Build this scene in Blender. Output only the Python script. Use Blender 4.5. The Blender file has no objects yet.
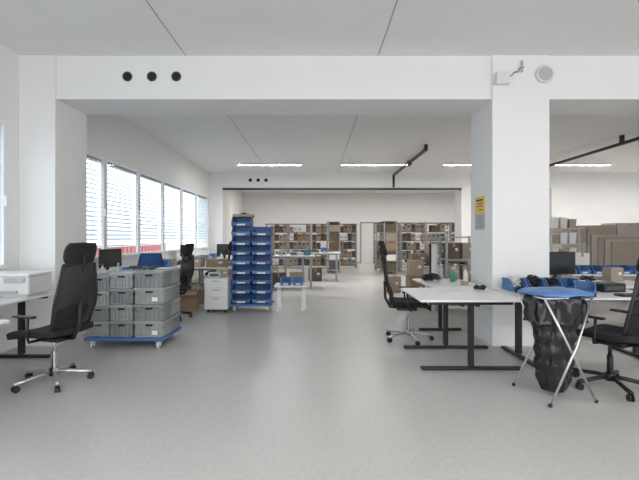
import bpy, bmesh, math, random
from mathutils import Matrix, Vector, Euler
random.seed(7)
COL = bpy.context.scene.collection
rad = math.radians

# ------------------------------------------------------------ materials
def mat(name, col, rough=0.5, metal=0.0, var=0.06, scale=12.0, bump=0.0, emit=0.0, alpha=1.0, bscale=None):
    m = bpy.data.materials.new(name); m.use_nodes = True
    nt = m.node_tree; b = nt.nodes["Principled BSDF"]
    tc = nt.nodes.new("ShaderNodeTexCoord"); n = nt.nodes.new("ShaderNodeTexNoise")
    n.inputs["Scale"].default_value = scale; n.inputs["Detail"].default_value = 4
    nt.links.new(tc.outputs["Object"], n.inputs["Vector"])
    r = nt.nodes.new("ShaderNodeValToRGB")
    r.color_ramp.elements[0].position = 0.3; r.color_ramp.elements[1].position = 0.7
    r.color_ramp.elements[0].color = tuple(max(0, c*(1-var)) for c in col)+(1,)
    r.color_ramp.elements[1].color = tuple(min(1, c*(1+var)) for c in col)+(1,)
    nt.links.new(n.outputs["Fac"], r.inputs["Fac"]); nt.links.new(r.outputs["Color"], b.inputs["Base Color"])
    b.inputs["Roughness"].default_value = rough; b.inputs["Metallic"].default_value = metal
    if emit:
        b.inputs["Emission Color"].default_value = tuple(col)+(1,); b.inputs["Emission Strength"].default_value = emit
    if bump:
        bp = nt.nodes.new("ShaderNodeBump"); bp.inputs["Strength"].default_value = bump
        n2 = nt.nodes.new("ShaderNodeTexNoise"); n2.inputs["Scale"].default_value = bscale or scale*4
        nt.links.new(tc.outputs["Object"], n2.inputs["Vector"])
        nt.links.new(n2.outputs["Fac"], bp.inputs["Height"]); nt.links.new(bp.outputs["Normal"], b.inputs["Normal"])
    if alpha < 1: b.inputs["Alpha"].default_value = alpha
    return m

WALL = mat("wall_paint", (0.86,0.853,0.84), 0.75, var=0.01, scale=2)
CEIL = mat("ceiling_paint", (0.85,0.84,0.825), 0.8, var=0.012, scale=3)
FLOOR = mat("floor_vinyl", (0.52,0.508,0.49), 0.34, var=0.07, scale=34, bump=0.015, bscale=60)
WHITE = mat("white_laminate", (0.82,0.82,0.81), 0.35, var=0.01)
WPLAST = mat("white_plastic", (0.76,0.76,0.75), 0.45, var=0.02)
FRAME = mat("white_window_frame", (0.90,0.90,0.89), 0.4, var=0.01)
PAPER = mat("white_paper", (0.8,0.8,0.77), 0.8, var=0.03)
BLACK = mat("black_plastic", (0.014,0.014,0.016), 0.45, var=0.15)
FABRIC = mat("black_fabric", (0.012,0.012,0.014), 0.85, var=0.25, scale=90, bump=0.2, bscale=300)
BFAB = mat("blue_fabric", (0.03,0.10,0.30), 0.85, var=0.15, scale=90)
BAG = mat("black_bag_film", (0.012,0.012,0.013), 0.14, var=0.1, bump=1.0, bscale=22)
BMETAL = mat("black_metal", (0.02,0.02,0.022), 0.4, 0.3, var=0.1)
CHROME = mat("brushed_metal", (0.62,0.62,0.63), 0.3, 0.9, var=0.04)
GMETAL = mat("grey_metal", (0.36,0.37,0.38), 0.45, 0.5, var=0.05)
GREY = mat("grey_crate_plastic", (0.25,0.262,0.26), 0.4, var=0.12, scale=5)
GREY2 = mat("pale_grey_crate_plastic", (0.33,0.345,0.34), 0.4, var=0.12, scale=5)
GREYD = mat("crate_recess_grey", (0.13,0.14,0.14), 0.6, var=0.06)
LGREY = mat("light_grey_plastic", (0.48,0.49,0.50), 0.5, var=0.05)
DGREY = mat("dark_grey", (0.08,0.08,0.085), 0.6, var=0.1)
BLUE = mat("blue_plastic", (0.055,0.145,0.37), 0.45, var=0.08)
LBLUE = mat("light_blue_plastic", (0.09,0.215,0.47), 0.45, var=0.08)
CARD = mat("cardboard", (0.32,0.225,0.14), 0.85, var=0.08, scale=6)
CARD2 = mat("cardboard_pale", (0.42,0.335,0.245), 0.85, var=0.08, scale=6)
CARD3 = mat("cardboard_dark", (0.15,0.11,0.078), 0.85, var=0.1, scale=6)
CARD4 = mat("cardboard_greyed", (0.44,0.385,0.33), 0.85, var=0.08, scale=6)
CARD5 = mat("cardboard_muted", (0.36,0.305,0.25), 0.85, var=0.06, scale=6)
TAPE = mat("packing_tape", (0.38,0.28,0.17), 0.3, var=0.03)
RUST = mat("brown_board", (0.22,0.16,0.11), 0.7, var=0.1)
YELLOW = mat("yellow_sign", (0.80,0.58,0.10), 0.5, var=0.02)
RED = mat("red_paint", (0.42,0.12,0.11), 0.6, var=0.05)
GREEN = mat("green_plastic", (0.05,0.30,0.18), 0.35, var=0.05)
SCREEN = mat("screen_glass", (0.012,0.014,0.018), 0.15, var=0.05)
SLAT = mat("blind_slat", (0.66,0.71,0.76), 0.5, var=0.02)
HOLE = mat("dark_hole", (0.02,0.02,0.02), 0.9)
SEAM = mat("seam_grey", (0.34,0.34,0.34), 0.8)
LAMP = mat("lamp_diffuser", (1.0,0.98,0.95), 0.5, var=0.0, emit=130)
CLEAR = mat("clear_plastic", (0.62,0.66,0.66), 0.1, var=0.02, alpha=0.55)
GROUND = mat("outside_ground", (0.35,0.37,0.36), 0.9)
NET = mat("black_mesh_net", (0.014,0.014,0.016), 0.8, var=0.2, scale=50, alpha=0.72)
def glassmat():
    m = bpy.data.materials.new("window_glass"); m.use_nodes = True; nt = m.node_tree
    nt.nodes.clear(); o = nt.nodes.new("ShaderNodeOutputMaterial"); t = nt.nodes.new("ShaderNodeBsdfTransparent")
    g = nt.nodes.new("ShaderNodeBsdfGlossy"); g.inputs["Roughness"].default_value = 0.03
    x = nt.nodes.new("ShaderNodeMixShader"); x.inputs[0].default_value = 0.05
    t.inputs[0].default_value = (0.93,0.97,1,1)
    nt.links.new(t.outputs[0], x.inputs[1]); nt.links.new(g.outputs[0], x.inputs[2]); nt.links.new(x.outputs[0], o.inputs[0])
    return m
GLASS = glassmat()

# ------------------------------------------------------------ primitives
def _fin(bm, n0, mi, smooth):
    bm.faces.ensure_lookup_table()
    for f in bm.faces[n0:]:
        f.material_index = mi; f.smooth = smooth
def _merge(bm, t):
    mp = {}
    for v in t.verts: mp[v] = bm.verts.new(v.co)
    for fc in t.faces:
        try: bm.faces.new([mp[v] for v in fc.verts])
        except ValueError: pass
    t.free()
def B(c, s, bev=0.0, rot=None, mi=0, seg=2, smooth=False):
    def f(bm):
        n0 = len(bm.faces)
        t = bmesh.new()
        bmesh.ops.create_cube(t, size=1)
        for v in t.verts: v.co = Vector((v.co.x*s[0], v.co.y*s[1], v.co.z*s[2]))
        if bev: bmesh.ops.bevel(t, geom=t.edges[:], offset=min(bev, min(s)*0.49), segments=seg, affect='EDGES', profile=0.5)
        M = Matrix.Translation(c)
        if rot: M = M @ Euler([rad(a) for a in rot]).to_matrix().to_4x4()
        t.transform(M)
        _merge(bm, t); _fin(bm, n0, mi, smooth)
    return f
def C(p1, p2, r, r2=None, n=14, mi=0, smooth=True):
    def f(bm):
        n0 = len(bm.faces); a = Vector(p1); b = Vector(p2); d = b-a
        q = Vector((0,0,1)).rotation_difference(d.normalized()).to_matrix().to_4x4()
        bmesh.ops.create_cone(bm, cap_ends=True, segments=n, radius1=r, radius2=r if r2 is None else r2, depth=d.length,
                              matrix=Matrix.Translation((a+b)/2) @ q)
        _fin(bm, n0, mi, False)
        bm.faces.ensure_lookup_table()
        if smooth:
            for fc in bm.faces[n0:]:
                if len(fc.verts) == 4: fc.smooth = True
    return f
def S(c, r, mi=0, n=14):
    r = (r,r,r) if not isinstance(r, (tuple,list)) else r
    def f(bm):
        n0 = len(bm.faces)
        bmesh.ops.create_uvsphere(bm, u_segments=n, v_segments=n//2+1, radius=1, matrix=Matrix.Translation(c) @ Matrix.Diagonal((r[0],r[1],r[2],1)))
        _fin(bm, n0, mi, True)
    return f
def T(pts, r, mi=0, n=8):
    def f(bm):
        n0 = len(bm.faces); P = [Vector(p) for p in pts]; rings = []
        up = Vector((0.13,0.21,0.97))
        for i, p in enumerate(P):
            d = (P[min(i+1,len(P)-1)] - P[max(i-1,0)]).normalized()
            if abs(d.dot(up)) > 0.97: up = Vector((0.9,0.3,0.1))
            a = d.cross(up).normalized(); b = d.cross(a).normalized()
            rings.append([bm.verts.new(p + a*r*math.cos(2*math.pi*k/n) + b*r*math.sin(2*math.pi*k/n)) for k in range(n)])
        for i in range(len(rings)-1):
            for k in range(n):
                bm.faces.new((rings[i][k], rings[i][(k+1)%n], rings[i+1][(k+1)%n], rings[i+1][k]))
        bm.faces.new(rings[0]); bm.faces.new(rings[-1][::-1])
        _fin(bm, n0, mi, True)
    return f
def G(func, nu, nv, t, mi=0):
    def f(bm):
        n0 = len(bm.faces)
        P = [[Vector(func(i/nu, j/nv)) for j in range(nv+1)] for i in range(nu+1)]
        def nor(i,j):
            a = P[min(i+1,nu)][j]-P[max(i-1,0)][j]; b = P[i][min(j+1,nv)]-P[i][max(j-1,0)]
            return a.cross(b).normalized()
        A = [[bm.verts.new(P[i][j]+nor(i,j)*t/2) for j in range(nv+1)] for i in range(nu+1)]
        Bk = [[bm.verts.new(P[i][j]-nor(i,j)*t/2) for j in range(nv+1)] for i in range(nu+1)]
        for i in range(nu):
            for j in range(nv):
                bm.faces.new((A[i][j],A[i+1][j],A[i+1][j+1],A[i][j+1]))
                bm.faces.new((Bk[i][j],Bk[i][j+1],Bk[i+1][j+1],Bk[i+1][j]))
        for i in range(nu):
            bm.faces.new((A[i][0],Bk[i][0],Bk[i+1][0],A[i+1][0])); bm.faces.new((A[i][nv],A[i+1][nv],Bk[i+1][nv],Bk[i][nv]))
        for j in range(nv):
            bm.faces.new((A[0][j],A[0][j+1],Bk[0][j+1],Bk[0][j])); bm.faces.new((A[nu][j],Bk[nu][j],Bk[nu][j+1],A[nu][j+1]))
        _fin(bm, n0, mi, True)
    return f
def L(prof, n=24, mi=0, wob=None, c=(0,0), cap=True, sx=1, sy=1):
    def f(bm):
        n0 = len(bm.faces); R = []
        for (r,z) in prof:
            ring = []
            for k in range(n):
                a = 2*math.pi*k/n; rr = r*(wob(a,z) if wob else 1)
                ring.append(bm.verts.new((c[0]+sx*rr*math.cos(a), c[1]+sy*rr*math.sin(a), z)))
            R.append(ring)
        for i in range(len(R)-1):
            for k in range(n): bm.faces.new((R[i][k],R[i][(k+1)%n],R[i+1][(k+1)%n],R[i+1][k]))
        if cap: bm.faces.new(R[0][::-1]); bm.faces.new(R[-1])
        _fin(bm, n0, mi, True)
    return f
def PL(pts, mi=0):
    x0,x1,poly = pts
    def f(bm):
        n0 = len(bm.faces)
        a = [bm.verts.new((x0,y,z)) for y,z in poly]; b = [bm.verts.new((x1,y,z)) for y,z in poly]
        bm.faces.new(a[::-1]); bm.faces.new(b); k = len(a)
        for i in range(k): bm.faces.new((a[i],a[(i+1)%k],b[(i+1)%k],b[i]))
        _fin(bm, n0, mi, False)
    return f
def FR(w0,d0,z0,w1,d1,z1,mi=0):
    def f(bm):
        n0 = len(bm.faces)
        a=[bm.verts.new((sx*w0/2,sy*d0/2,z0)) for sx,sy in ((-1,-1),(1,-1),(1,1),(-1,1))]
        b=[bm.verts.new((sx*w1/2,sy*d1/2,z1)) for sx,sy in ((-1,-1),(1,-1),(1,1),(-1,1))]
        bm.faces.new(a[::-1]); bm.faces.new(b)
        for i in range(4): bm.faces.new((a[i],a[(i+1)%4],b[(i+1)%4],b[i]))
        _fin(bm,n0,mi,False)
    return f

def mesh(name, mats, prims):
    bm = bmesh.new()
    for p in prims: p(bm)
    bmesh.ops.recalc_face_normals(bm, faces=bm.faces[:])
    me = bpy.data.meshes.new(name); bm.to_mesh(me); bm.free()
    for m in (mats if isinstance(mats,(list,tuple)) else [mats]): me.materials.append(m)
    return me
def N(name, mats, prims, kids=(), label=None):
    return dict(name=name, me=mesh(name, mats, prims), kids=list(kids), label=label)
def _inst(node, parent):
    o = bpy.data.objects.new(node['name'], node['me']); COL.objects.link(o); o.parent = parent
    if node['label']: o['label'] = node['label']
    for k in node['kids']: _inst(k, o)
    return o
def put(name, nodes, loc, rz=0, label="", cat="", group=None, scale=(1,1,1), rot=None):
    if isinstance(nodes, dict):
        o = bpy.data.objects.new(name, nodes['me']); COL.objects.link(o)
        for k in nodes['kids']: _inst(k, o)
    else:
        o = bpy.data.objects.new(name, None); o.empty_display_size = 0.1; COL.objects.link(o)
        for k in nodes: _inst(k, o)
    o.location = loc; o.rotation_euler = rot if rot else (0,0,rad(rz)); o.scale = scale
    o['label'] = label; o['category'] = cat
    if group: o['group'] = group
    return o
def struct(name, mats, prims, label, cat="wall"):
    o = bpy.data.objects.new(name, mesh(name, mats, prims)); COL.objects.link(o)
    o['kind'] = "structure"; o['label'] = label; o['category'] = cat
    return o
def BX(x0,x1,y0,y1,z0,z1,**k):
    return B(((x0+x1)/2,(y0+y1)/2,(z0+z1)/2),(abs(x1-x0),abs(y1-y0),abs(z1-z0)),**k)

# ------------------------------------------------------------ room
XL, XR, Y0, Y1, H = -3.74, 13.0, -4.0, 21.0, 3.68
W0, W1 = 1.0, 2.79
struct("floor", FLOOR, [BX(XL-0.4,XR+0.2,Y0-0.3,Y1+0.2,-0.2,0)], "light grey speckled vinyl floor with soft sheen", "floor")
struct("ceiling", CEIL, [BX(XL-0.4,XR+0.2,Y0-0.3,Y1+0.2,H,H+0.2)], "white painted concrete ceiling with fine seams", "ceiling")
WW = 1.31
starts = [3.52-1.37*k for k in range(0,5)][::-1] + [5.79+1.37*k for k in range(6)]
wins = [(s, s+WW) for s in starts]
pr = [BX(XL-0.35,XL,Y0-0.2,Y1,0,W0), BX(XL-0.35,XL,Y0-0.2,Y1,W1,H)]
edges = [Y0-0.2]+[v for w in wins for v in w]+[Y1]
for i in range(0,len(edges),2):
    pr.append(BX(XL-(0.05 if edges[i+1]-edges[i]<0.3 else 0.35),XL,edges[i],edges[i+1],W0,W1))
struct("wall_left", WALL, pr, "white wall with a row of window openings")
struct("wall_back", WALL, [BX(XL,XR,Y1,Y1+0.2,0,H)], "white plastered far wall")
struct("wall_right", WALL, [BX(XR,XR+0.2,Y0-0.2,Y1,0,H)], "white plastered side wall")
struct("wall_front", WALL, [BX(XL,XR,Y0-0.2,Y0,0,0.5), BX(XL,XR,Y0-0.2,Y0,3.4,H)]+[BX(x,x+0.3,Y0-0.2,Y0,0.5,3.4) for x in (-3.74,0.5,4.7,8.9,12.7)], "white facade wall with wide glazed openings")
struct("wall_partition", WALL, [BX(9.2,XR,14.3,14.5,0,H)], "white partition wall behind stacked boxes")
struct("trim_1", WALL, [BX(XL,XR,5.08,5.74,3.13,H)], "white concrete ceiling beam", "beam")
struct("trim_2", WALL, [BX(XL,XR,14.22,14.9,3.13,H)], "white concrete ceiling beam", "beam")
struct("trim_3", WALL, [BX(2.24,2.96,5.05,5.75,0,H-0.001,bev=0.004)], "thick white square column", "column")
struct("trim_4", WALL, [BX(XL,-3.28,5.05,5.75,0,H-0.001,bev=0.004)], "white wall pilaster under the beam", "column")
struct("trim_5", WALL, [BX(XL,-3.28,14.2,14.9,0,3.131)], "white wall pilaster", "column")
struct("trim_6", WALL, [BX(5.2,5.9,14.2,14.9,0,3.131)], "white square column", "column")
struct("trim_7", WALL, [BX(8.4,9.2,14.2,14.9,0,3.131)], "white square column beside a partition", "column")
k = 8
for x in (-1.64, 0.80):
    for (a,b) in ((Y0,5.07),(5.76,14.2),(14.92,Y1)):
        struct("trim_%d"%k, SEAM, [BX(x-0.005,x+0.005,a,b,H-0.004,H)], "thin dark ceiling seam", "ceiling seam"); k += 1
struct("baseboard_back", LGREY, [BX(XL,XR,Y1-0.015,Y1,0,0.08)], "grey skirting strip", "baseboard")
struct("baseboard_left", LGREY, [BX(XL,XL+0.012,5.76,14.19,0,0.07)], "grey skirting strip", "baseboard")
struct("door_1", [WPLAST,GMETAL], [BX(2.42,3.05,Y1-0.05,Y1,0,2.1), BX(2.36,2.42,Y1-0.07,Y1,0,2.16,mi=1), BX(3.05,3.11,Y1-0.07,Y1,0,2.16,mi=1), BX(2.36,3.11,Y1-0.07,Y1,2.1,2.16,mi=1), BX(2.95,3.02,Y1-0.1,Y1-0.05,1.02,1.05,mi=1)], "plain white door with a grey frame", "door")
for i,(a,b) in enumerate(wins):
    x0,x1 = XL-0.04,XL+0.008
    struct("window_%d"%(i+1), [FRAME,GLASS], [BX(x0,x1,a,b,W0,W0+0.05), BX(x0,x1,a,b,W1-0.05,W1), BX(x0,x1,a,a+0.035,W0+0.05,W1-0.05), BX(x0,x1,b-0.035,b,W0+0.05,W1-0.05),
        BX(XL+0.008,XL+0.05,a,b,W0,W0+0.025),
        BX(x0+0.012,x0+0.018,a+0.035,b-0.035,W0+0.05,W1-0.05,mi=1), BX(x1,x1+0.03,b-0.03,b-0.012,1.75,1.88)], "tall white-framed window with sill", "window")
slats = []
z = W1-0.09
while z > 1.26:
    slats.append(B((0,WW/2,z),(0.080,WW-0.01,0.004),rot=(0,30,0))); z -= 0.080
bl = [N("slats", SLAT, slats), N("head_rail", LGREY, [B((0,WW/2,W1-0.03),(0.08,WW-0.01,0.05))]), N("bottom_rail", LGREY, [B((0,WW/2,1.215),(0.07,WW-0.02,0.02))]),
      N("cord", LGREY, [C((0,0.2,1.22),(0,0.2,W1-0.05),0.003,n=6)]), N("cord", LGREY, [C((0,WW-0.2,1.22),(0,WW-0.2,W1-0.05),0.003,n=6)])]
for a,b in wins:
    put("venetian_blind", bl, (XL-0.105,a,0), 0, "pale grey slatted venetian blind outside the window", "blind", "blinds along the window wall")
struct("trim_%d"%k, GROUND, [BX(-60,XL-0.5,-20,60,-1.2,-1.0)], "grey yard outside the windows", "ground"); k += 1
put("shipping_container", N("shipping_container", [RED,WPLAST], [BX(-1.2,1.2,-9,9,0.2,1.85), BX(-1.25,1.25,-9.05,9.05,1.85,1.92,mi=1), BX(-1.1,1.1,-8.9,8.9,0,0.2,mi=1)]+[BX(1.2,1.24,-9+i*0.5,-8.8+i*0.5,0.25,1.8) for i in range(36)]), (-12,20,-1.0), 0, "long red corrugated container in the yard", "container")

# ------------------------------------------------------------ furniture templates
def chair(base_mat, high=True, back=NET, width=0.48, top=1.12, armmat=BLACK, seatm=FABRIC, merged=False):
    nodes = []
    for i in range(5):
        a = rad(72*i+18); ca,sa = math.cos(a),math.sin(a); ex,ey = 0.31*ca,0.31*sa
        w1 = N("caster", BLACK, [C((ex-0.02*sa,ey+0.02*ca,0.03),(ex-0.006*sa,ey+0.006*ca,0.03),0.03), C((ex+0.02*sa,ey-0.02*ca,0.03),(ex+0.006*sa,ey-0.006*ca,0.03),0.03), C((ex,ey,0.03),(ex,ey,0.075),0.008,n=8)])
        nodes.append(N("leg", base_mat, [T([(0.03*ca,0.03*sa,0.105),(0.12*ca,0.12*sa,0.10),(0.24*ca,0.24*sa,0.082),(0.325*ca,0.325*sa,0.072)],0.019)], [w1]))
    nodes.append(N("gas_lift", [base_mat,BLACK], [C((0,0,0.07),(0,0,0.14),0.04), C((0,0,0.14),(0,0,0.30),0.026,mi=1), C((0,0,0.30),(0,0,0.42),0.015,mi=0)]))
    nodes.append(N("seat_mechanism", BLACK, [B((0,-0.02,0.425),(0.18,0.26,0.045),0.01), T([(0.08,0,0.42),(0.24,0.02,0.42)],0.007)]))
    def seatf(u,v):
        x=(u-0.5)*0.50*(1-0.10*(1-v)); y=-0.24+0.50*v
        zz=0.485+0.02*(2*u-1)**2-0.035*max(0,(v-0.75)/0.25)**2+0.02*max(0,(0.2-v)/0.2)
        return (x,y,zz)
    nodes.append(N("seat", seatm, [G(seatf,12,12,0.055)]))
    prof = lambda v: -0.23-0.035*math.sin(v*3.1*1.2)-0.13*v**1.5
    hh = top-0.50
    def backf(u,v):
        w = width*(0.80+0.20*math.sin(min(1,v*1.6+0.1)*math.pi/2)-0.26*max(0,v-0.45)/0.55)
        c = 0.04*(2*u-1)**2
        return ((u-0.5)*w, prof(v)+c, 0.52+hh*v)
    side = lambda s: [(backf(s,v/10)[0], backf(s,v/10)[1]-0.006, backf(s,v/10)[2]) for v in range(11)]
    bk = N("backrest", back, [G(backf,10,14,0.006)], [N("frame", BLACK, [T(side(0),0.012), T(side(1),0.012), T([backf(u/8,1) for u in range(9)],0.011), T([backf(u/8,0) for u in range(9)],0.012)]),
          N("lumbar_pad", seatm, [G(lambda u,v:((u-0.5)*width*0.7, prof(0.15+0.2*v)+0.04*(2*u-1)**2+0.014, 0.52+hh*(0.15+0.2*v)),8,6,0.012)])])
    nodes.append(bk)
    nodes.append(N("back_support", BLACK, [T([(0,-0.08,0.42),(0,-0.24,0.44),(0,-0.30,0.56),(0,-0.31,0.78)],0.018)]))
    if high:
        wt = width*0.74
        z0 = top+0.025 if merged else top+0.03
        def hf(u,v):
            w=(wt*(0.96-0.18*abs(2*v-1)**3) if merged else 0.32*(1-0.25*abs(2*v-1)**2)); return ((u-0.5)*w, prof(1.0)-0.03*v+0.04*(2*u-1)**2+(0.012 if merged else 0.02)-0.02*v*v, z0+0.19*v)
        nodes.append(N("headrest", FABRIC, [G(hf,10,10,0.034 if merged else 0.035)], [N("bracket", BLACK, [T([(0,prof(0.9)-0.01,top-0.06),(0,prof(1.0)-0.02,top+0.05),(0,prof(1.0)-0.03,top+0.12)],0.010)])]))
    for s in (-1,1):
        nodes.append(N("armrest", armmat, [T([(s*0.10,0.0,0.435),(s*0.25,0.0,0.44),(s*0.28,-0.02,0.50),(s*0.28,-0.03,0.66)],0.012), B((s*0.275,0.02,0.672),(0.055,0.24,0.022),0.010,seg=3)]))
    return nodes
CH_SILVER = chair(CHROME, True, width=0.47, top=1.11, merged=True); CH_DARK = chair(BMETAL, True, top=1.05); CH_LOW = chair(BMETAL, False, back=FABRIC, top=1.0)
CH_BLUE = chair(BMETAL, False, back=BFAB, top=1.04, seatm=BFAB)

def desk(Ln, D, Hh, legm=BMETAL, topm=WHITE, inset=0.12, footl=None, legs=(-1,1)):
    fl = footl or D*0.92
    nodes = [N("tabletop", topm, [B((0,0,Hh-0.0125),(Ln,D,0.025),0.004)])]
    for s in legs:
        x = s*(Ln/2-inset)
        nodes.append(N("leg", legm, [B((x,0,(Hh-0.06)/2+0.02),(0.065,0.05,Hh-0.10),0.006), B((x,0,0.018),(0.065,fl,0.03),0.010), B((x,0,Hh-0.045),(0.05,D*0.8,0.035),0.004)]
             + [C((x,t*fl*0.46,0),(x,t*fl*0.46,0.012),0.02) for t in (-1,1)]))
    nodes.append(N("crossbar", legm, [B((0,-0.08,Hh-0.06),(Ln-2*inset,0.03,0.05)), B((0,0.08,Hh-0.06),(Ln-2*inset,0.03,0.05))]))
    return nodes

def pedestal(w=0.42,d=0.56,h=0.62):
    zz=[0.08,0.30,0.46,h]; kids=[]
    for a,b in zip(zz[:-1],zz[1:]):
        kids.append(N("drawer", WHITE, [B((0,-d/2-0.009,(a+b)/2),(w-0.01,0.018,b-a-0.008),0.003)], [N("handle", GMETAL, [B((0,-d/2-0.027,b-0.04),(0.13,0.018,0.012),0.003)])]))
    return [N("body", WHITE, [B((0,0,0.06+(h-0.06)/2),(w,d,h-0.06),0.003)])]+kids+[N("caster", BLACK, [C((x-0.012,y,0.025),(x+0.012,y,0.025),0.025), B((x,y,0.052),(0.03,0.03,0.016))]) for x in (-w/2+0.05,w/2-0.05) for y in (-d/2+0.06,d/2-0.06)]
PED = pedestal()

def binmesh(w,d,h,m=BLUE,label=True):
    t=0.012; f=h*0.42
    body=[BX(-w/2,w/2,-d/2,d/2,0,t), BX(-w/2,w/2,d/2-t,d/2,0,h), BX(-w/2,w/2,-d/2,-d/2+t,0,f),
          PL((-w/2,-w/2+t,[(-d/2,0),(d/2,0),(d/2,h),(-d/2+d*0.28,h),(-d/2,f)])), PL((w/2-t,w/2,[(-d/2,0),(d/2,0),(d/2,h),(-d/2+d*0.28,h),(-d/2,f)])),
          BX(-w/2-0.006,w/2+0.006,-d/2-0.012,-d/2,f-0.018,f), BX(-w/2-0.005,w/2+0.005,d/2-0.02,d/2+0.003,h-0.012,h+0.0),
          BX(-w/2-0.005,-w/2+0.008,-d/2+d*0.28,d/2,h-0.012,h), BX(w/2-0.008,w/2+0.005,-d/2+d*0.28,d/2,h-0.012,h)]
    return N("storage_bin", m, body, [N("label_strip", PAPER, [BX(-w*0.22,w*0.22,-d/2-0.004,-d/2-0.0005,f*0.2,f*0.62)])] if label else [])
BIN = binmesh(0.35,0.36,0.178); BIN_L = binmesh(0.35,0.36,0.178,LBLUE); BIN_S = binmesh(0.19,0.26,0.14); BIN_SL = binmesh(0.19,0.26,0.14,LBLUE)

def crate(w,d,h,m=GREY,lidm=LGREY,card=False):
    p=[FR(w-0.070,d-0.070,0,w-0.045,d-0.045,h-0.04), BX(-w/2,w/2,-d/2,-d/2+0.02,h-0.032,h-0.001), BX(-w/2,w/2,d/2-0.02,d/2,h-0.032,h-0.001), BX(-w/2,-w/2+0.02,-d/2+0.02,d/2-0.02,h-0.032,h-0.001), BX(w/2-0.02,w/2,-d/2+0.02,d/2-0.02,h-0.032,h-0.001),
       BX(-w/2+0.008,w/2-0.008,-d/2+0.008,-d/2+0.04,h*0.60,h*0.65),BX(w/2-0.04,w/2-0.008,-d/2+0.008,d/2-0.008,h*0.60,h*0.65),BX(-w/2+0.008,-w/2+0.04,-d/2+0.008,d/2-0.008,h*0.60,h*0.65),
       BX(-w/2+0.02,w/2-0.02,-d/2+0.02,d/2-0.02,h-0.04,h-0.03), BX(-w/2+0.014,w/2-0.014,-d/2+0.014,-d/2+0.04,0.004,0.02), BX(w/2-0.04,w/2-0.014,-d/2+0.014,d/2-0.014,0.004,0.02)]
    for i in range(7):
        x=-w/2+0.022+(w-0.044)*i/6
        p.append(BX(x-0.005,x+0.005,-d/2+0.010,-d/2+0.04,0.01,h-0.04)); y=-d/2+0.022+(d-0.044)*i/6
        p.append(BX(w/2-0.04,w/2-0.010,y-0.005,y+0.005,0.01,h-0.04)); p.append(BX(-w/2+0.010,-w/2+0.04,y-0.005,y+0.005,0.01,h-0.04))
    kids=[N("handle_recess", HOLE, [BX(-0.04,0.04,-d/2+0.004,-d/2+0.03,h*0.69,h*0.79)]), N("lid", lidm, [BX(-w/2+0.021,w/2-0.021,-d/2+0.021,d/2-0.021,h-0.029,h-0.018), BX(-w/2+0.05,w/2-0.05,-d/2+0.05,d/2-0.05,h-0.018,h-0.008)])]
    if card: kids.append(N("label_card", PAPER, [BX(w*0.10,w*0.28,-d/2+0.006,-d/2+0.014,h*0.18,h*0.42)]))
    return N("plastic_crate", m, p, kids)

def dolly(w,d):
    return [N("frame", BLUE, [BX(-w/2,w/2,-d/2,-d/2+0.07,0.10,0.14,bev=0.005), BX(-w/2,w/2,d/2-0.07,d/2,0.10,0.14,bev=0.005), BX(-w/2,-w/2+0.07,-d/2+0.07,d/2-0.07,0.10,0.14), BX(w/2-0.07,w/2,-d/2+0.07,d/2-0.07,0.10,0.14), BX(-0.04,0.04,-d/2+0.07,d/2-0.07,0.10,0.14),
        BX(-w/2+0.07,w/2-0.07,-0.03,0.03,0.105,0.135)])]+[
        N("caster", [WPLAST,GMETAL], [C((x-0.014,y,0.045),(x+0.014,y,0.045),0.045), BX(x-0.024,x-0.017,y-0.025,y+0.025,0.03,0.10,mi=1), BX(x+0.017,x+0.024,y-0.025,y+0.025,0.03,0.10,mi=1), BX(x-0.03,x+0.03,y-0.035,y+0.035,0.092,0.10,mi=1)]) for x in (-w/2+0.08,w/2-0.08) for y in (-d/2+0.06,d/2-0.06)]

def cbox(w,d,h,m=CARD,open_=False,plain=False):
    if plain:
        return N("cardboard_box", [m,TAPE,HOLE], [B((0,0,h/2),(w,d,h),0.004), BX(-w/2,w/2,-0.03,0.03,h,h+0.0015,mi=1), BX(-w/2+0.002,w/2-0.002,-d/2-0.0008,-d/2,h*0.5,h*0.5+0.004,mi=2) if h>0.45 else BX(-0.03,0.03,-d/2-0.001,-d/2,h*0.8,h,mi=1)])
    if not open_:
        return N("cardboard_box", [m,TAPE,HOLE,PAPER], [B((0,0,h/2),(w,d,h),0.004), BX(-w/2,w/2,-0.03,0.03,h,h+0.0015,mi=1), BX(-w/2,w/2,-0.002,0.002,h+0.0005,h+0.002,mi=2), BX(w*0.1,w*0.32,-d/2-0.002,-d/2,h*0.5,h*0.68,mi=3), BX(-0.025,0.025,-d/2-0.001,-d/2,h*0.75,h,mi=1)])
    t=0.006
    p=[BX(-w/2,w/2,-d/2,d/2,0,t),BX(-w/2,w/2,-d/2,-d/2+t,t,h),BX(-w/2,w/2,d/2-t,d/2,t,h),BX(-w/2,-w/2+t,-d/2+t,d/2-t,t,h),BX(w/2-t,w/2,-d/2+t,d/2-t,t,h)]
    k=[N("flap", m, [B((0,-d/2-0.055,h-0.035),(w,0.13,t),rot=(32,0,0))]), N("flap", m, [B((0,d/2+0.05,h+0.035),(w,0.13,t),rot=(35,0,0))]),
       N("flap", m, [B((w/2+0.055,0,h+0.02),(0.13,d,t),rot=(0,-22,0))]), N("flap", m, [B((-w/2-0.05,0,h-0.035),(0.13,d,t),rot=(0,-32,0))])]
    return N("cardboard_box", m, p, k)

def shelf_rack(w,d,h,n,m=GMETAL,sm=CARD2):
    nodes=[N("post", m, [BX(x-0.02,x+0.02,y-0.02,y+0.02,0,h)]) for x in (-w/2+0.02,w/2-0.02) for y in (-d/2+0.02,d/2-0.02)]
    for i in range(n):
        zz=0.1+(h-0.14)*i/(n-1)
        nodes.append(N("shelf", sm, [BX(-w/2+0.002,w/2-0.002,-d/2+0.001,d/2-0.001,zz,zz+0.03)]))
    return nodes

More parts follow.
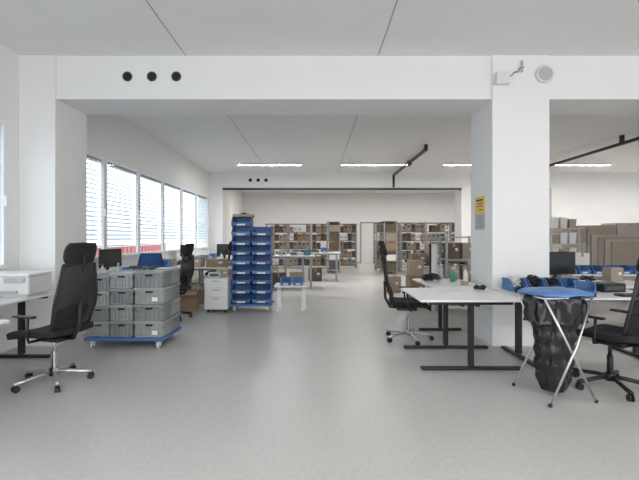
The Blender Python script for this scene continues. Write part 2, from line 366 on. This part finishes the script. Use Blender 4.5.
def monitor(w=0.52,h=0.31):
    return [N("screen_housing", BLACK, [B((0,0,0.13+h/2),(w,0.03,h),0.006), B((0,0.025,0.13+h/2),(w*0.5,0.03,h*0.5),0.01)], [N("display", SCREEN, [BX(-w/2+0.012,w/2-0.012,-0.0165,-0.014,0.145,0.13+h-0.012)])]),
            N("stand", BLACK, [B((0,0.06,0.14),(0.06,0.02,0.28),0.004), B((0,0.04,0.007),(0.24,0.18,0.014),0.005)])]
MON = monitor()
KEYB = N("keyboard", [BLACK,DGREY], [B((0,0,0.009),(0.44,0.13,0.018),0.004)]+[BX(-0.21+i*0.0283,-0.21+i*0.0283+0.024,-0.055+j*0.023,-0.055+j*0.023+0.019,0.018,0.023,mi=1) for i in range(15) for j in range(5)])
def bottle(m, capm, h=0.22, r=0.035):
    return [N("body", m, [L([(r*0.9,0),(r,0.01),(r,h*0.62),(r*0.8,h*0.72),(r*0.35,h*0.82),(r*0.33,h*0.9)],20)]), N("cap", capm, [C((0,0,h*0.9),(0,0,h),r*0.42), B((0,-0.02,h*0.98),(0.012,0.045,0.014),0.003)])]
def cablepile(seed, r=0.14, n=6, m=BLACK, hgt=0.06, th=0.0065):
    random.seed(seed); pr=[]
    for i in range(n):
        ph=random.random()*6.28; a=r*(0.45+0.5*random.random()); b=r*(0.4+0.5*random.random()); cx=random.uniform(-.2,.2)*r; cy=random.uniform(-.2,.2)*r; zz=0.008+hgt*i/n
        pr.append(T([(cx+a*math.cos(ph+t*0.42)*(1+0.1*math.sin(3*t)),cy+b*math.sin(ph+t*0.42),zz+0.010*math.sin(t*1.3+ph)+0.012) for t in range(16)],th,n=6))
    return N("cable_bundle", m, pr)
TAPER = N("tape_roll", [TAPE,CARD2], [L([(0.05,0),(0.05,0.05),(0.038,0.05),(0.038,0),(0.05,0)],24,cap=False)])
SHEET = N("paper_sheet", PAPER, [BX(-0.15,0.15,-0.105,0.105,0,0.002)])
CUP = N("mug", WPLAST, [L([(0.036,0),(0.04,0.005),(0.041,0.095),(0.036,0.095),(0.035,0.01)],20), T([(0.038,0,0.08),(0.07,0,0.075),(0.072,0,0.035),(0.038,0,0.02)],0.006)])
PHONE = [N("base", BLACK, [PL((-0.09,0.09,[(-0.11,0),(0.09,0),(0.09,0.07),(-0.11,0.02)])), BX(0.0,0.07,-0.06,0.04,0.045,0.058,mi=0)]), N("handset", BLACK, [T([(-0.055,-0.1,0.055),(-0.055,-0.05,0.085),(-0.055,0.04,0.11),(-0.055,0.09,0.10)],0.017)])]
FILEB = N("document_tray", DGREY, [BX(-0.13,0.13,-0.17,0.17,0,0.006),BX(-0.13,-0.125,-0.17,0.17,0.006,0.06),BX(0.125,0.13,-0.17,0.17,0.006,0.06),BX(-0.13,0.13,0.165,0.17,0.006,0.06),BX(-0.11,0.11,-0.15,0.15,0.006,0.03)])
DEV = N("device_case", [LGREY,DGREY], [B((0,0,0.05),(0.22,0.2,0.10),0.01), BX(-0.08,0.08,-0.102,-0.1,0.03,0.08,mi=1)])
CABS=[cablepile(s,0.11,5) for s in (21,22,23)]; WCAB=cablepile(24,0.1,5,WPLAST)
SB=[cbox(.20,.16,.12,CARD),cbox(.24,.2,.16,CARD2),cbox(.18,.18,.2,CARD5),cbox(.26,.2,.1,CARD3)]
BC=bottle(CLEAR,WPLAST,0.24,0.035); BG=bottle(GREEN,WPLAST,0.20,0.035); BW=bottle(WPLAST,BLUE,0.22,0.032)
crnd=random.Random(11)
def clutter(x0,x1,y0,y1,z,kinds,where,step=0.30,fill=0.9):
    nx=max(1,int((x1-x0)/step)); ny=max(1,int((y1-y0)/step)); i=0
    for a in range(nx):
        for b in range(ny):
            if crnd.random()>fill: continue
            kd=kinds[crnd.randrange(len(kinds))]
            x=x0+(a+.5)*(x1-x0)/nx; y=y0+(b+.5)*(y1-y0)/ny; rz=crnd.uniform(-25,25)
            if kd=='box': put("cardboard_box", crnd.choice(SB),(x,y,z),rz/3,"small cardboard box on "+where,"box","small boxes on the desks")
            elif kd=='cab': put("cable_bundle", crnd.choice(CABS),(x,y,z),rz,"heap of black cables on "+where,"cables")
            elif kd=='wcab': put("cable_bundle", WCAB,(x,y,z),rz,"heap of white cables on "+where,"cables")
            elif kd=='tape': put("tape_roll", TAPER,(x,y,z),rz,"brown roll of packing tape on "+where,"tape")
            elif kd=='paper': put("paper_sheet", SHEET,(x,y,z),rz+90,"white sheet of paper on "+where,"paper")
            elif kd=='mug': put("mug", CUP,(x,y,z),rz,"white mug on "+where,"mug")
            elif kd=='phone': put("desk_phone", PHONE,(x,y,z),rz,"black desk telephone on "+where,"telephone")
            elif kd=='tray': put("document_tray", FILEB,(x,y,z),0,"dark document tray on "+where,"tray")
            elif kd=='dev': put("device_case", DEV,(x,y,z),rz/2,"light grey device case on "+where,"device")
            elif kd=='bin': put("storage_bin", BIN_S if (a+b)%2 else BIN_SL,(x,y,z),rz/5,"small blue open-front bin on "+where,"storage bin","small blue bins on the desks")
            elif kd=='bot': put("spray_bottle", crnd.choice([BC,BG,BW]),(x,y,z),rz,"small plastic bottle on "+where,"bottle")

def tower(bins, x,y,z,n,dz,group,lab):
    for i in range(n):
        put("storage_bin", bins[i%len(bins)], (x+random.uniform(-.003,.003),y,z+i*dz), 0, lab, "storage bin", group)

# ------------------------------------------------------------ LEFT near
put("desk", desk(1.4,0.72,0.74,BMETAL), (-3.36,4.0,0), 90, "white office desk with black T legs beside the window", "desk")
put("desk", desk(1.3,0.66,0.74,BMETAL), (-3.02,2.78,0), 0, "white desk corner with black legs", "desk")
put("office_chair", CH_SILVER, (-2.48,3.80,0), 74, "black high-back mesh office chair with polished base", "chair")
put("printer", [N("body", WPLAST, [B((0,0,0.12),(0.56,0.42,0.20),0.02,seg=3), B((0,0,0.015),(0.50,0.38,0.03))], [N("scanner_lid", WHITE, [B((0,0,0.235),(0.57,0.43,0.03),0.01)]), N("control_panel", LGREY, [B((0.14,-0.22,0.185),(0.2,0.03,0.05),0.005)]), N("paper_tray", LGREY, [B((0,-0.215,0.06),(0.34,0.04,0.025),0.004)])])],
    (-3.32,4.42,0.741), 4, "flat white office printer on a desk", "printer")
put("document_box", N("document_box", [WPLAST,LGREY], [B((0,0,0.065),(0.34,0.28,0.13),0.006), BX(-0.16,0.16,-0.143,-0.14,0.03,0.1,mi=1)]), (-3.38,3.80,0.74), 8, "low white box on the window desk", "box")
put("cable_bundle", cablepile(41,0.10,4,BLACK,0.03), (-3.12,3.62,0.74), 0, "black cables on the window desk", "cables")
# grey crates
put("dolly", dolly(0.98,0.66), (-2.35,5.24,0), 0, "blue plastic transport dolly with castors", "dolly")
C1 = crate(0.285,0.31,0.19); C2 = crate(0.295,0.31,0.20,GREY2); C3 = crate(0.37,0.31,0.205,GREY2,card=True); C3b = crate(0.37,0.31,0.205,GREY)
CO = crate(0.285,0.31,0.19,GREY2,DGREY); C2d = crate(0.295,0.31,0.20,GREY,GREYD)
for (tpl,alt,x,dy0,nr,dz) in ((C1,CO,-2.693,0.03,4,.19),(C2,C2d,-2.393,0,4,.20),(C3b,C3,-2.045,-0.02,4,.205)):
    for r in range(nr):
        for dy in (0,1):
            put("plastic_crate", tpl if (r+dy)%2 else alt, (x+random.uniform(-.003,.003),5.09+dy0+0.315*dy,0.14+r*dz), 0, "grey ribbed plastic stacking crate on a blue dolly", "crate", "grey crates stacked on the dolly")
put("cable_bundle", cablepile(31,0.12,6,DGREY,0.03), (-2.1,5.08,0.958), 0, "dark cables lying on a crate lid", "cables")
put("cable_bundle", cablepile(32,0.11,6,DGREY,0.03), (-2.40,5.38,0.938), 0, "grey cables lying on a crate lid", "cables")
put("cable_bundle", cablepile(33,0.11,6,LGREY,0.04), (-2.69,5.14,0.898), 0, "pale cables lying on a crate lid", "cables")
put("paper_sheet", SHEET, (-2.05,5.40,0.959), 80, "white sheet of paper on a crate lid", "paper")
# desks along window
for y in (6.72,9.15,10.78,12.41):
    put("desk", desk(1.6,0.8,0.74,GMETAL), (-3.30,y,0), 90, "white work desk along the windows", "desk")
put("desk", desk(1.45,0.8,0.74,GMETAL), (-2.13,8.78,0), 0, "white work desk with boxes on top", "desk")
put("desk", desk(1.3,0.8,0.74,GMETAL), (-2.22,11.2,0), 0, "white work desk with monitors", "desk")
put("office_chair", CH_DARK, (-2.42,6.75,0), 80, "black high-back office chair at a window desk", "chair")
put("office_chair", CH_BLUE, (-3.25,7.95,0), 20, "office chair with blue upholstered back between desks", "chair")
put("office_chair", CH_DARK, (-2.45,10.0,0), 100, "black high-back office chair among work desks", "chair")
put("office_chair", CH_LOW, (-1.78,10.05,0), 10, "black low-back office chair among work desks", "chair")
for (x,y,rz) in ((-3.45,6.75,78),(-3.45,10.6,85),(-2.55,11.4,170),(-1.95,11.43,185)):
    put("monitor", MON, (x,y,0.74), rz, "black flat computer monitor on a desk", "monitor")
clutter(-3.65,-2.92,5.95,6.42,0.74,['cab','tray','box','phone','bot'],"a window desk",step=0.24)
clutter(-3.2,-2.92,6.45,7.08,0.74,['cab','bin','box','bot'],"a window desk",step=0.28)
clutter(-3.65,-2.92,7.1,7.5,0.74,['cab','bin','box','wcab','dev'],"a window desk",step=0.24)
clutter(-3.5,-2.92,8.4,9.9,0.74,['cab','bin','box','box','dev','phone'],"a window desk")
clutter(-3.2,-2.92,10.1,11.5,0.74,['bin','box','bin','dev'],"a window desk")
clutter(-3.2,-2.92,11.8,13.1,0.74,['bin','box','box','dev'],"a window desk")
put("cardboard_box", cbox(0.42,0.30,0.17,CARD), (-2.10,8.6,0.74), 4, "brown cardboard box on a work desk", "box")
put("cardboard_box", cbox(0.30,0.26,0.22,CARD2), (-2.55,8.6,0.74), -6, "pale cardboard box on a work desk", "box")
put("cardboard_box", cbox(0.26,0.26,0.12,CARD5), (-1.65,8.6,0.74), 8, "muted cardboard box on a work desk", "box")
clutter(-2.8,-1.42,8.85,9.15,0.74,['box','box','box','bin'],"a work desk",fill=1)
clutter(-2.75,-1.65,10.85,11.1,0.74,['cab','box','dev','bot'],"a work desk")
put("cardboard_box", cbox(0.36,0.32,0.36,CARD,True), (-2.44,7.70,0), 8, "open brown cardboard box on the floor", "box")
put("cardboard_box", cbox(0.3,0.3,0.3,CARD2), (-2.5,8.4,0), 8, "closed cardboard box under the desks", "box")
put("cardboard_box", cbox(0.4,0.3,0.50,CARD3), (-1.95,8.75,0), -4, "closed dark cardboard box under the desks", "box")
put("drawer_pedestal", PED, (-1.80,7.55,0), 0, "white mobile drawer pedestal with slim handles", "drawer cabinet")
put("drawer_pedestal", PED, (-2.25,11.25,0), 0, "white mobile drawer pedestal under a desk", "drawer cabinet")
put("device_case", DEV, (-1.88,7.50,0.62), 8, "light grey device case on a drawer pedestal", "device")
put("cardboard_box", cbox(0.24,0.2,0.14,CARD2), (-1.76,7.72,0.62), -4, "small pale cardboard box on a drawer pedestal", "box")
# blue bin towers
put("dolly", dolly(0.78,0.44), (-1.19,7.62,0), 0, "blue transport dolly under stacked bins", "dolly")
tower([BIN,BIN_L,BIN], -1.378,7.62,0.14,9,0.18,"blue bins stacked in a tower","blue open-front storage bin with paper label in a tall stack")
tower([BIN_L,BIN,BIN], -1.002,7.62,0.14,8,0.18,"blue bins stacked in a tower","blue open-front storage bin with paper label in a tall stack")
put("cardboard_tray", N("cardboard_tray", CARD5, [BX(-0.2,0.2,-0.15,0.15,0,0.01),BX(-0.2,0.2,-0.15,-0.14,0.01,0.05),BX(-0.2,0.2,0.14,0.15,0.01,0.05),BX(-0.2,-0.19,-0.14,0.14,0.01,0.05),BX(0.19,0.2,-0.14,0.14,0.01,0.05)]), (-1.36,7.66,1.759), 6, "shallow grey-brown tray on top of the bin tower", "tray")
put("cable_bundle", cablepile(8,0.1,4), (-1.36,7.66,1.77), 0, "coiled dark cables in a tray", "cables")
lowt=[N("tabletop", WHITE, [B((0,0,0.46),(0.62,0.5,0.03),0.004)]), N("leg", WHITE, [BX(0.2,0.27,-0.03,0.03,0.04,0.445), BX(0.195,0.275,-0.22,0.22,0,0.04)]), N("leg", WHITE, [BX(-0.27,-0.2,-0.03,0.03,0.04,0.445), BX(-0.275,-0.195,-0.22,0.22,0,0.04)])]
put("side_table", lowt, (-0.45,7.65,0), 0, "low white side table beside the blue bins", "table")
put("storage_bin", BIN_S, (-0.55,7.6,0.475), 0, "small blue bin on a low white table", "storage bin")
put("storage_bin", BIN_SL, (-0.32,7.62,0.475), 0, "small blue bin on a low white table", "storage bin")
# mid tables
put("work_table", desk(1.45,0.7,0.88,GMETAL), (-0.72,11.0,0), 0, "white work table crowded with parts", "table")
put("work_table", desk(1.3,0.7,0.90,GMETAL), (0.15,12.6,0), 0, "white work table with boxes and bins", "table")
put("work_table", desk(1.5,0.7,0.80,GMETAL), (-1.6,13.2,0), 0, "white work table with boxes", "table")
rnd=random.Random(5)
clutter(-1.42,-0.04,10.68,10.98,0.88,['box','dev','cab','bin','bot'],"a crowded work table",fill=1)
clutter(-1.42,-0.04,11.02,11.32,0.88,['box','box','dev','bin'],"a crowded work table",fill=1)
clutter(-0.45,0.75,12.3,12.9,0.90,['box','tray','cab','dev','bin'],"a work table")
clutter(-2.3,-0.9,12.9,13.5,0.80,['box','tray','cab','dev','bin'],"a work table")
for (x,y) in ((-1.0,11.0),(-0.5,11.05),(0.0,12.6),(-1.4,13.2),(-1.9,13.2)):
    put("cardboard_box", cbox(.4,.35,.4,rnd.choice([CARD,CARD2,CARD3])), (x,y,0), 5, "cardboard box on the floor under a work table", "box", "boxes under the work tables")

# ------------------------------------------------------------ far shelves
R1 = shelf_rack(1.0,0.5,1.98,6,GMETAL,RUST)
def sbox(w,h,m):
    return N("cardboard_box", [m,HOLE], [BX(-w/2,w/2,-0.2,0.2,0,h), BX(-w*0.2,w*0.2,-0.202,-0.2,h*0.55,h*0.72,mi=1)])
BXS = [sbox(a,h,m) for (a,h,m) in ((0.178,0.30,CARD),(0.176,0.32,CARD3),(0.178,0.26,CARD3),(0.178,0.32,CARD5),(0.176,0.24,CARD2),(0.178,0.31,DGREY),(0.178,0.32,CARD),(0.178,0.22,PAPER),(0.178,0.32,CARD5),(0.178,0.28,CARD2),(0.178,0.30,GREY),(0.178,0.29,CARD3))]
nb=0
def rack(x,y,rz=0,fill=0.97,n=5,rows=5):
    global nb
    put("shelf_rack", R1, (x,y,0), rz, "metal shelf rack filled with cardboard boxes", "shelf", "storage racks")
    c,s = math.cos(rad(rz)),math.sin(rad(rz))
    for i in range(rows):
        zz=0.1+1.84*i/5+0.03
        for j in range(n):
            if rnd.random()>fill or nb>=250: continue
            nb+=1
            lx=-0.366+0.732*j/(n-1); ly=-0.04
            put("cardboard_box", rnd.choice(BXS), (x+c*lx-s*ly,y+s*lx+c*ly,zz+0.0005), rz, "cardboard storage box on a storage rack", "box", "boxes on the storage racks")
rack(2.80,15.3,90,n=5); rack(0.72,15.9,90,n=5)
for x in (3.0,4.02,5.04,6.06): rack(x,16.6)
for x in (-1.7,-0.68,0.34,1.36): rack(x,18.0)
# ------------------------------------------------------------ right centre clutter
put("desk", desk(1.6,0.8,0.74,GMETAL), (3.0,9.2,0), 0, "white packing table crowded with boxes", "desk")
for (x,w,h,m) in ((2.40,.34,.26,CARD),(2.78,.30,.34,CARD5),(3.14,.30,.22,CARD3),(3.5,.32,.30,CARD2)):
    put("cardboard_box", cbox(w,.3,h,m), (x,9.38,0.74), rnd.uniform(-5,5), "cardboard box stacked on the packing table", "box", "boxes on the packing table")
clutter(2.25,3.75,8.85,9.15,0.74,['box','tape','box','cab','dev'],"a packing table",fill=1)
for (x,y,m) in ((1.95,10.1,CARD2),(2.8,9.25,CARD4),(3.25,9.3,CARD)):
    put("cardboard_box", cbox(.36,.36,.4,m), (x,y,0), rnd.uniform(-5,5), "cardboard box on the floor by the packing table", "box", "boxes by the packing table")
put("shelf_rack", shelf_rack(0.6,0.4,1.40,4,GMETAL,GMETAL), (2.72,7.6,0), 0, "narrow grey metal shelf rack", "shelf")
for i,(zz,m) in enumerate(((0.13,CARD),(0.55,CARD2),(0.97,CARD3))):
    for dx in (-0.13,0.14):
        put("cardboard_box", cbox(.22,.3,.30,m if dx<0 else CARD5), (2.72+dx,7.6,zz+0.001), 0, "box on a narrow metal rack", "box", "boxes on the narrow rack")
put("paper_roll", N("paper_roll", [PAPER,HOLE], [C((0,0,0),(0,0,1.25),0.075,n=24), C((0,0,1.25),(0,0,1.253),0.03,mi=1)]), (2.22,7.5,0.0), 0, "upright roll of white wrapping paper", "paper roll")
put("cardboard_box", cbox(.30,.28,.62,CARD), (1.98,7.9,0), 5, "upright cardboard box beside a paper roll", "box")
put("cardboard_box", cbox(.28,.26,.30,CARD2), (1.98,7.9,0.623), -3, "cardboard box stacked on an upright box", "box")
# ------------------------------------------------------------ right desks
put("desk", desk(0.98,1.08,0.74,BMETAL,footl=1.04,inset=0.09), (1.62,4.56,0), 90, "white desk with black T legs beside the column", "desk")
put("desk", desk(1.10,0.70,0.74,BMETAL,inset=0.25,footl=0.62,legs=(1,)), (1.85,5.62,0), 90, "narrow white desk extension with one black leg", "desk")
put("desk", desk(1.6,0.80,0.74,BMETAL), (3.02,4.60,0), 0, "white desk with black legs in front of the column", "desk")
put("desk", desk(1.6,0.8,0.74,BMETAL), (3.85,5.55,0), 0, "white desk behind the column", "desk")
put("desk", desk(1.6,0.8,0.74,BMETAL), (4.75,4.5,0), 0, "white desk with equipment", "desk")
put("office_chair", CH_SILVER, (1.25,5.38,0), -98, "black high-back mesh office chair with polished base", "chair")
put("office_chair", CH_DARK, (2.70,3.66,0), 26, "black mesh office chair with headrest and dark base", "chair")
for i in range(4):
    put("storage_bin", BIN_S if i%2 else BIN_SL, (2.40+0.21*i,4.80,0.74), 0, "small blue open-front bin on a desk", "storage bin", "blue bins on the column desk")
put("cable_bundle", cablepile(11,0.13,7), (2.36,4.48,0.74), 0, "heap of black cables on a desk", "cables")
put("cable_bundle", cablepile(18,0.12,7,DGREY,0.07,0.009), (2.66,4.48,0.74), 0, "heap of dark cables on a desk", "cables")
put("cable_bundle", cablepile(12,0.072,10,WPLAST,0.15,0.010), (2.40,4.80,0.753), 0, "heap of white cables spilling from a bin", "cables")
put("cable_bundle", cablepile(13,0.072,10,BLACK,0.15,0.010), (2.61,4.80,0.753), 0, "heap of black cables in a bin", "cables")
put("cable_bundle", cablepile(17,0.072,9,BLACK,0.12,0.010), (2.82,4.80,0.753), 0, "heap of black cables spilling from a bin", "cables")
put("monitor", MON, (3.30,5.42,0.74), 12, "black flat computer monitor on a desk", "monitor")
put("device_case", N("device_case", [BLACK,DGREY], [B((0,0,0.05),(0.30,0.26,0.10),0.015), BX(-0.11,0.11,-0.133,-0.13,0.03,0.07,mi=1)]), (3.45,4.75,0.74), 10, "flat black electronic device case on a desk", "device")
put("keyboard", KEYB, (3.5,4.35,0.74), 6, "black keyboard on a desk", "keyboard")
put("storage_bin", BIN_SL, (2.98,4.42,0.74), -30, "small blue open-front bin on a desk", "storage bin")
clutter(3.4,4.5,5.7,5.9,0.74,['box','dev','cab'],"a desk by the column")
clutter(4.05,5.4,4.2,4.8,0.74,['paper','dev','cab','bin','phone'],"an equipment desk")
put("spray_bottle", BC, (1.87,5.95,0.74), 0, "clear plastic spray bottle", "bottle")
put("spray_bottle", BG, (1.98,5.75,0.74), 20, "green plastic bottle with white cap", "bottle")
put("spray_bottle", BC, (2.08,5.95,0.74), 50, "clear plastic spray bottle", "bottle")
put("spray_bottle", BW, (2.11,5.60,0.74), 50, "white plastic bottle with blue cap", "bottle")
put("cable_bundle", cablepile(15,0.14,7,BLACK,0.08,0.009), (1.68,5.85,0.74), 0, "small heap of black cables", "cables")
put("tape_roll", TAPER, (1.98,5.3,0.74), 0, "brown roll of packing tape on the desk", "tape")
put("paper_sheet", SHEET, (1.6,4.75,0.74), 12, "white sheet of paper lying on the desk", "paper")
put("cable_bundle", cablepile(16,0.09,4,BLACK,0.03), (2.0,4.85,0.74), 0, "small heap of black cables", "cables")
# bag stand
def bagstand():
    z=0.87; w=0.22; d=0.17
    n=[N("frame", CHROME, [T([(-w,-d,z),(w,-d,z),(w,d,z),(-w,d,z),(-w,-d,z)],0.010)])]
    for s in (-1,1):
        n.append(N("leg", CHROME, [T([(-w,s*d,z),(-w*0.1,s*(d+0.03),0.47),(w,s*(d+0.04),0.01)],0.010)]))
        n.append(N("leg", CHROME, [T([(w,s*d,z),(w*0.1,s*(d+0.055),0.47),(-w,s*(d+0.065),0.01)],0.010)]))
        n.append(N("foot_cap", BLACK, [S((w,s*(d+0.04),0.016),0.016)])); n.append(N("foot_cap", BLACK, [S((-w,s*(d+0.065),0.016),0.016)]))
    def wob(a,zz):
        return 1+0.07*math.sin(3*a+zz*6)+0.06*math.sin(7*a-zz*9)+0.045*math.sin(13*a+zz*14)+0.03*math.sin(22*a-zz*18)
    pr_=[(0.02,0.045),(0.06,0.035),(0.10,0.05),(0.125,0.10)]+[(0.135+0.058*((i/24)**0.9)+0.007*math.sin(i*1.5),0.12+0.71*i/24) for i in range(25)]+[(0.205,0.855),(0.225,0.878),(0.238,0.865),(0.246,0.81),(0.236,0.77),(0.250,0.72),(0.238,0.68),(0.246,0.65)]
    n.append(N("rubbish_bag", BAG, [L(pr_,120,wob=wob,cap=False,sx=0.98,sy=0.78)]))
    cr=lambda u,v: 0.006*math.sin(u*13+v*5)+0.005*math.sin(v*17-u*7)
    def lf(u,v):
        x=2*u-1; y=2*v-1
        # rounded-rectangle outline
        rx=x*math.sqrt(max(0,1-0.28*y*y)); ry=y*math.sqrt(max(0,1-0.28*x*x))
        return (rx*0.262,ry*0.215,0.908+0.022*(1-x*x)*(1-y*y)+cr(u,v)*0.6-0.02*(max(abs(x),abs(y))**10))
    n.append(N("lid", LBLUE, [G(lf,24,20,0.012)]))
    return n
put("rubbish_bag_stand", bagstand(), (2.09,3.50,0), 8, "folding metal bag stand with black rubbish bag and blue cover", "bin")

# ------------------------------------------------------------ right rear
stk=((6.75,(.40,.40,.42,.38),.62),(7.46,(.56,.56,.56),.76),(8.24,(.44,.44,.44,.42),.76),(9.02,(.58,.58,.60),.76))
for ci,(x,hs,wd) in enumerate(stk):
    zz=0.0
    for r,hh in enumerate(hs):
        put("cardboard_box", cbox(wd,.58,hh,(CARD4,CARD5,CARD4,CARD5,CARD4)[(r+ci)%5],plain=True), (x,10.7,zz), 0, "large plain cardboard carton in a tall stack", "box", "stacked cartons"); zz+=hh+0.002
for i in range(4):
    put("cardboard_sheet", N("cardboard_sheet", (CARD4,CARD5)[i%2], [B((0,0,0.72-0.03*i),(1.15-0.06*i,0.02,1.44-0.06*i),rot=(0,0,0))]), (7.75+0.12*i,10.38-0.03*i,0), 0, "flat folded cardboard sheet standing against cartons", "cardboard sheet", "folded cardboard sheets")
put("desk", desk(1.8,0.8,0.74,GMETAL), (5.2,7.2,0), 0, "white work desk with blue bins", "desk")
for i in range(7):
    put("storage_bin", BIN_SL if i%2 else BIN_S, (4.42+0.24*i,7.03,0.74), 0, "small blue open-front bin on a work desk", "storage bin", "blue bins on the rear desk")
clutter(4.4,6.0,7.27,7.57,0.74,['box','dev','cab','box'],"a rear work desk")
put("desk", desk(1.6,0.8,0.74,GMETAL), (5.1,8.6,0), 0, "white work desk with cartons", "desk")
put("shelf_rack", shelf_rack(0.70,0.4,1.60,5,LGREY,LGREY), (5.95,9.7,0), 0, "pale grey metal shelf with white parts", "shelf")
TRAY = N("component_tray", PAPER, [FR(.15,.26,0,.17,.3,.24), BX(-.09,.09,-.155,.155,.24,.26)]); TRAY2 = N("component_tray", CARD2, [FR(.15,.26,0,.17,.3,.20), BX(-.09,.09,-.155,.155,.20,.22)])
for i in range(5):
    for j,dx in enumerate((-0.21,0.0,0.21)):
        put("component_tray", TRAY if (i+j)%3 else TRAY2, (5.95+dx,9.7,0.1+1.46*i/4+0.031), 0, "pale parts tray on a metal shelf", "tray", "pale trays on the shelf")
for (x,h,m) in ((4.5,.3,PAPER),(4.85,.25,CARD2),(5.25,.28,CARD),(5.65,.30,PAPER)):
    put("cardboard_box", cbox(.3,.3,h,m), (x,8.6,0.74), rnd.uniform(-5,5), "carton on a work desk", "box", "cartons on the rear desk")
put("cardboard_box", cbox(.5,.4,.5,CARD2), (6.8,8.6,0), 0, "cardboard box on the floor", "box")

# ------------------------------------------------------------ ceiling and wall fittings
lampn = [N("housing", WPLAST, [BX(-.95,.95,-.04,.04,0.012,0.06), BX(-.95,.95,-.045,-.036,-0.006,0.012), BX(-.95,.95,.036,.045,-0.006,0.012), BX(-.95,-.94,-.036,.036,-0.006,0.012), BX(.94,.95,-.036,.036,-0.006,0.012)]), N("diffuser", LAMP, [BX(-.939,.939,-.0355,.0355,-0.004,0.010)]), N("suspension_wire", GMETAL, [C((-0.7,0,0.06),(-0.7,0,0.13),0.004,n=6)]), N("suspension_wire", GMETAL, [C((0.7,0,0.06),(0.7,0,0.13),0.004,n=6)])]
for x in (-1.36,1.73,4.82,7.95,11.0): put("ceiling_lamp", lampn, (x,12.05,3.55), 0, "linear ceiling lamp out of view, added for fill light", "ceiling lamp", "linear ceiling lamps")
for y in (-0.8,18.0):  # unseen fill rows, added behind the camera and beyond the far beam
    for x in (-1.36,1.73,4.82,7.95): put("ceiling_lamp", lampn, (x,y,3.55), 0, "linear ceiling lamp out of view, added for fill light", "ceiling lamp", "linear ceiling lamps")
put("power_track", N("power_track", BMETAL, [BX(-3.27,5.19,14.14,14.22,3.05,3.11)]), (0,0,0), 0, "black power track along the beam", "power track")
put("power_track", N("power_track", BMETAL, [BX(2.72,2.79,9.9,14.05,3.52,3.58), BX(2.72,2.79,9.9,9.97,3.58,H), BX(2.72,2.79,13.98,14.05,3.12,3.52), BX(2.70,2.81,11.6,11.9,3.48,3.60)]), (0,0,0), 0, "black power track hanging under the ceiling", "power track")
put("power_track", N("power_track", BMETAL, [BX(6.9,6.97,7.6,14.1,3.46,3.52), BX(6.9,6.97,9.0,9.07,3.52,H), BX(6.9,6.97,12.5,12.57,3.52,H)]), (0,0,0), 0, "black power track hanging under the ceiling", "power track")
DUCT=N("cable_duct", [DGREY,HOLE], [L([(0.062,0),(0.062,0.012),(0.054,0.012),(0.050,0.004)],28,cap=True), C((0,0,0.004),(0,0,0.006),0.05,mi=1,n=28)])
for x in (-2.38,-2.07,-1.76):
    put("cable_duct", DUCT, (x,5.08,3.417), 0, "round dark duct opening in the white beam", "duct opening", "duct openings in the beam", rot=(rad(90),0,0))
for x in (-2.3,-2.02,-1.74):
    put("cable_duct", DUCT, (x,14.22,3.40), 0, "round dark duct opening in the far beam", "duct opening", "duct openings in the far beam", rot=(rad(90),0,0))
put("junction_box", [N("body", WPLAST, [B((0,-0.035,0),(0.17,0.07,0.15),0.01)]), N("cable", DGREY, [T([(0.09,-0.03,0.02),(0.13,-0.03,0.05),(0.15,-0.03,0.08),(0.20,-0.03,0.08),(0.22,-0.03,0.13),(0.28,-0.03,0.14)],0.006)]), N("antenna", LGREY, [C((0.25,-0.03,0.08),(0.25,-0.03,0.22),0.012)])], (2.35,5.05,3.37), 0, "white junction box with a curly cable on the column", "junction box")
put("wall_speaker", [N("rim", WPLAST, [L([(0.112,0),(0.112,0.03),(0.10,0.04),(0.092,0.034)],36)]), N("face", LGREY, [C((0,0,0.03),(0,0,0.037),0.09,n=36), C((0,0,0.037),(0,0,0.04),0.03,n=24)])], (2.89,5.05,3.43), 0, "round pale wall speaker on the column", "speaker", rot=(rad(90),0,0))
sg=[N("panel", [YELLOW,BLACK], [BX(-0.012,0,-0.15,0.15,0.215,0.45), BX(-0.014,-0.012,-0.11,0.11,0.385,0.41,mi=1), BX(-0.014,-0.012,-0.11,0.06,0.345,0.358,mi=1), BX(-0.014,-0.012,-0.11,0.08,0.31,0.323,mi=1), BX(-0.014,-0.012,-0.11,0.02,0.26,0.273,mi=1)], label="yellow warning panel with dark text lines"),
    N("panel", [LGREY,SEAM], [BX(-0.012,0,-0.15,0.15,0,0.21)]+[BX(-0.014,-0.012,-0.11,0.11-0.03*(i%2),0.03+0.024*i,0.038+0.024*i,mi=1) for i in range(7)], label="pale grey notice panel with fine text")]
put("warning_sign", sg, (2.24,5.42,1.48), 0, "yellow and white warning notice on the column side", "sign")

# ------------------------------------------------------------ light, world
w = bpy.data.worlds.new("World"); bpy.context.scene.world = w; w.use_nodes = True
bg = w.node_tree.nodes["Background"]; bg.inputs[0].default_value = (0.92,0.955,1.0,1); bg.inputs[1].default_value = 3.1

cam = bpy.data.cameras.new("Camera"); co = bpy.data.objects.new("Camera", cam); COL.objects.link(co)
co.location = (0,0,1.38); co.rotation_euler = (rad(90),0,0)
cam.sensor_width = 36; cam.lens = 400/639*36; cam.shift_x = 4.5/639; cam.shift_y = -3/639
bpy.context.scene.camera = co
bpy.context.scene.view_settings.view_transform = 'Standard'
bpy.context.scene.view_settings.exposure = 0.10
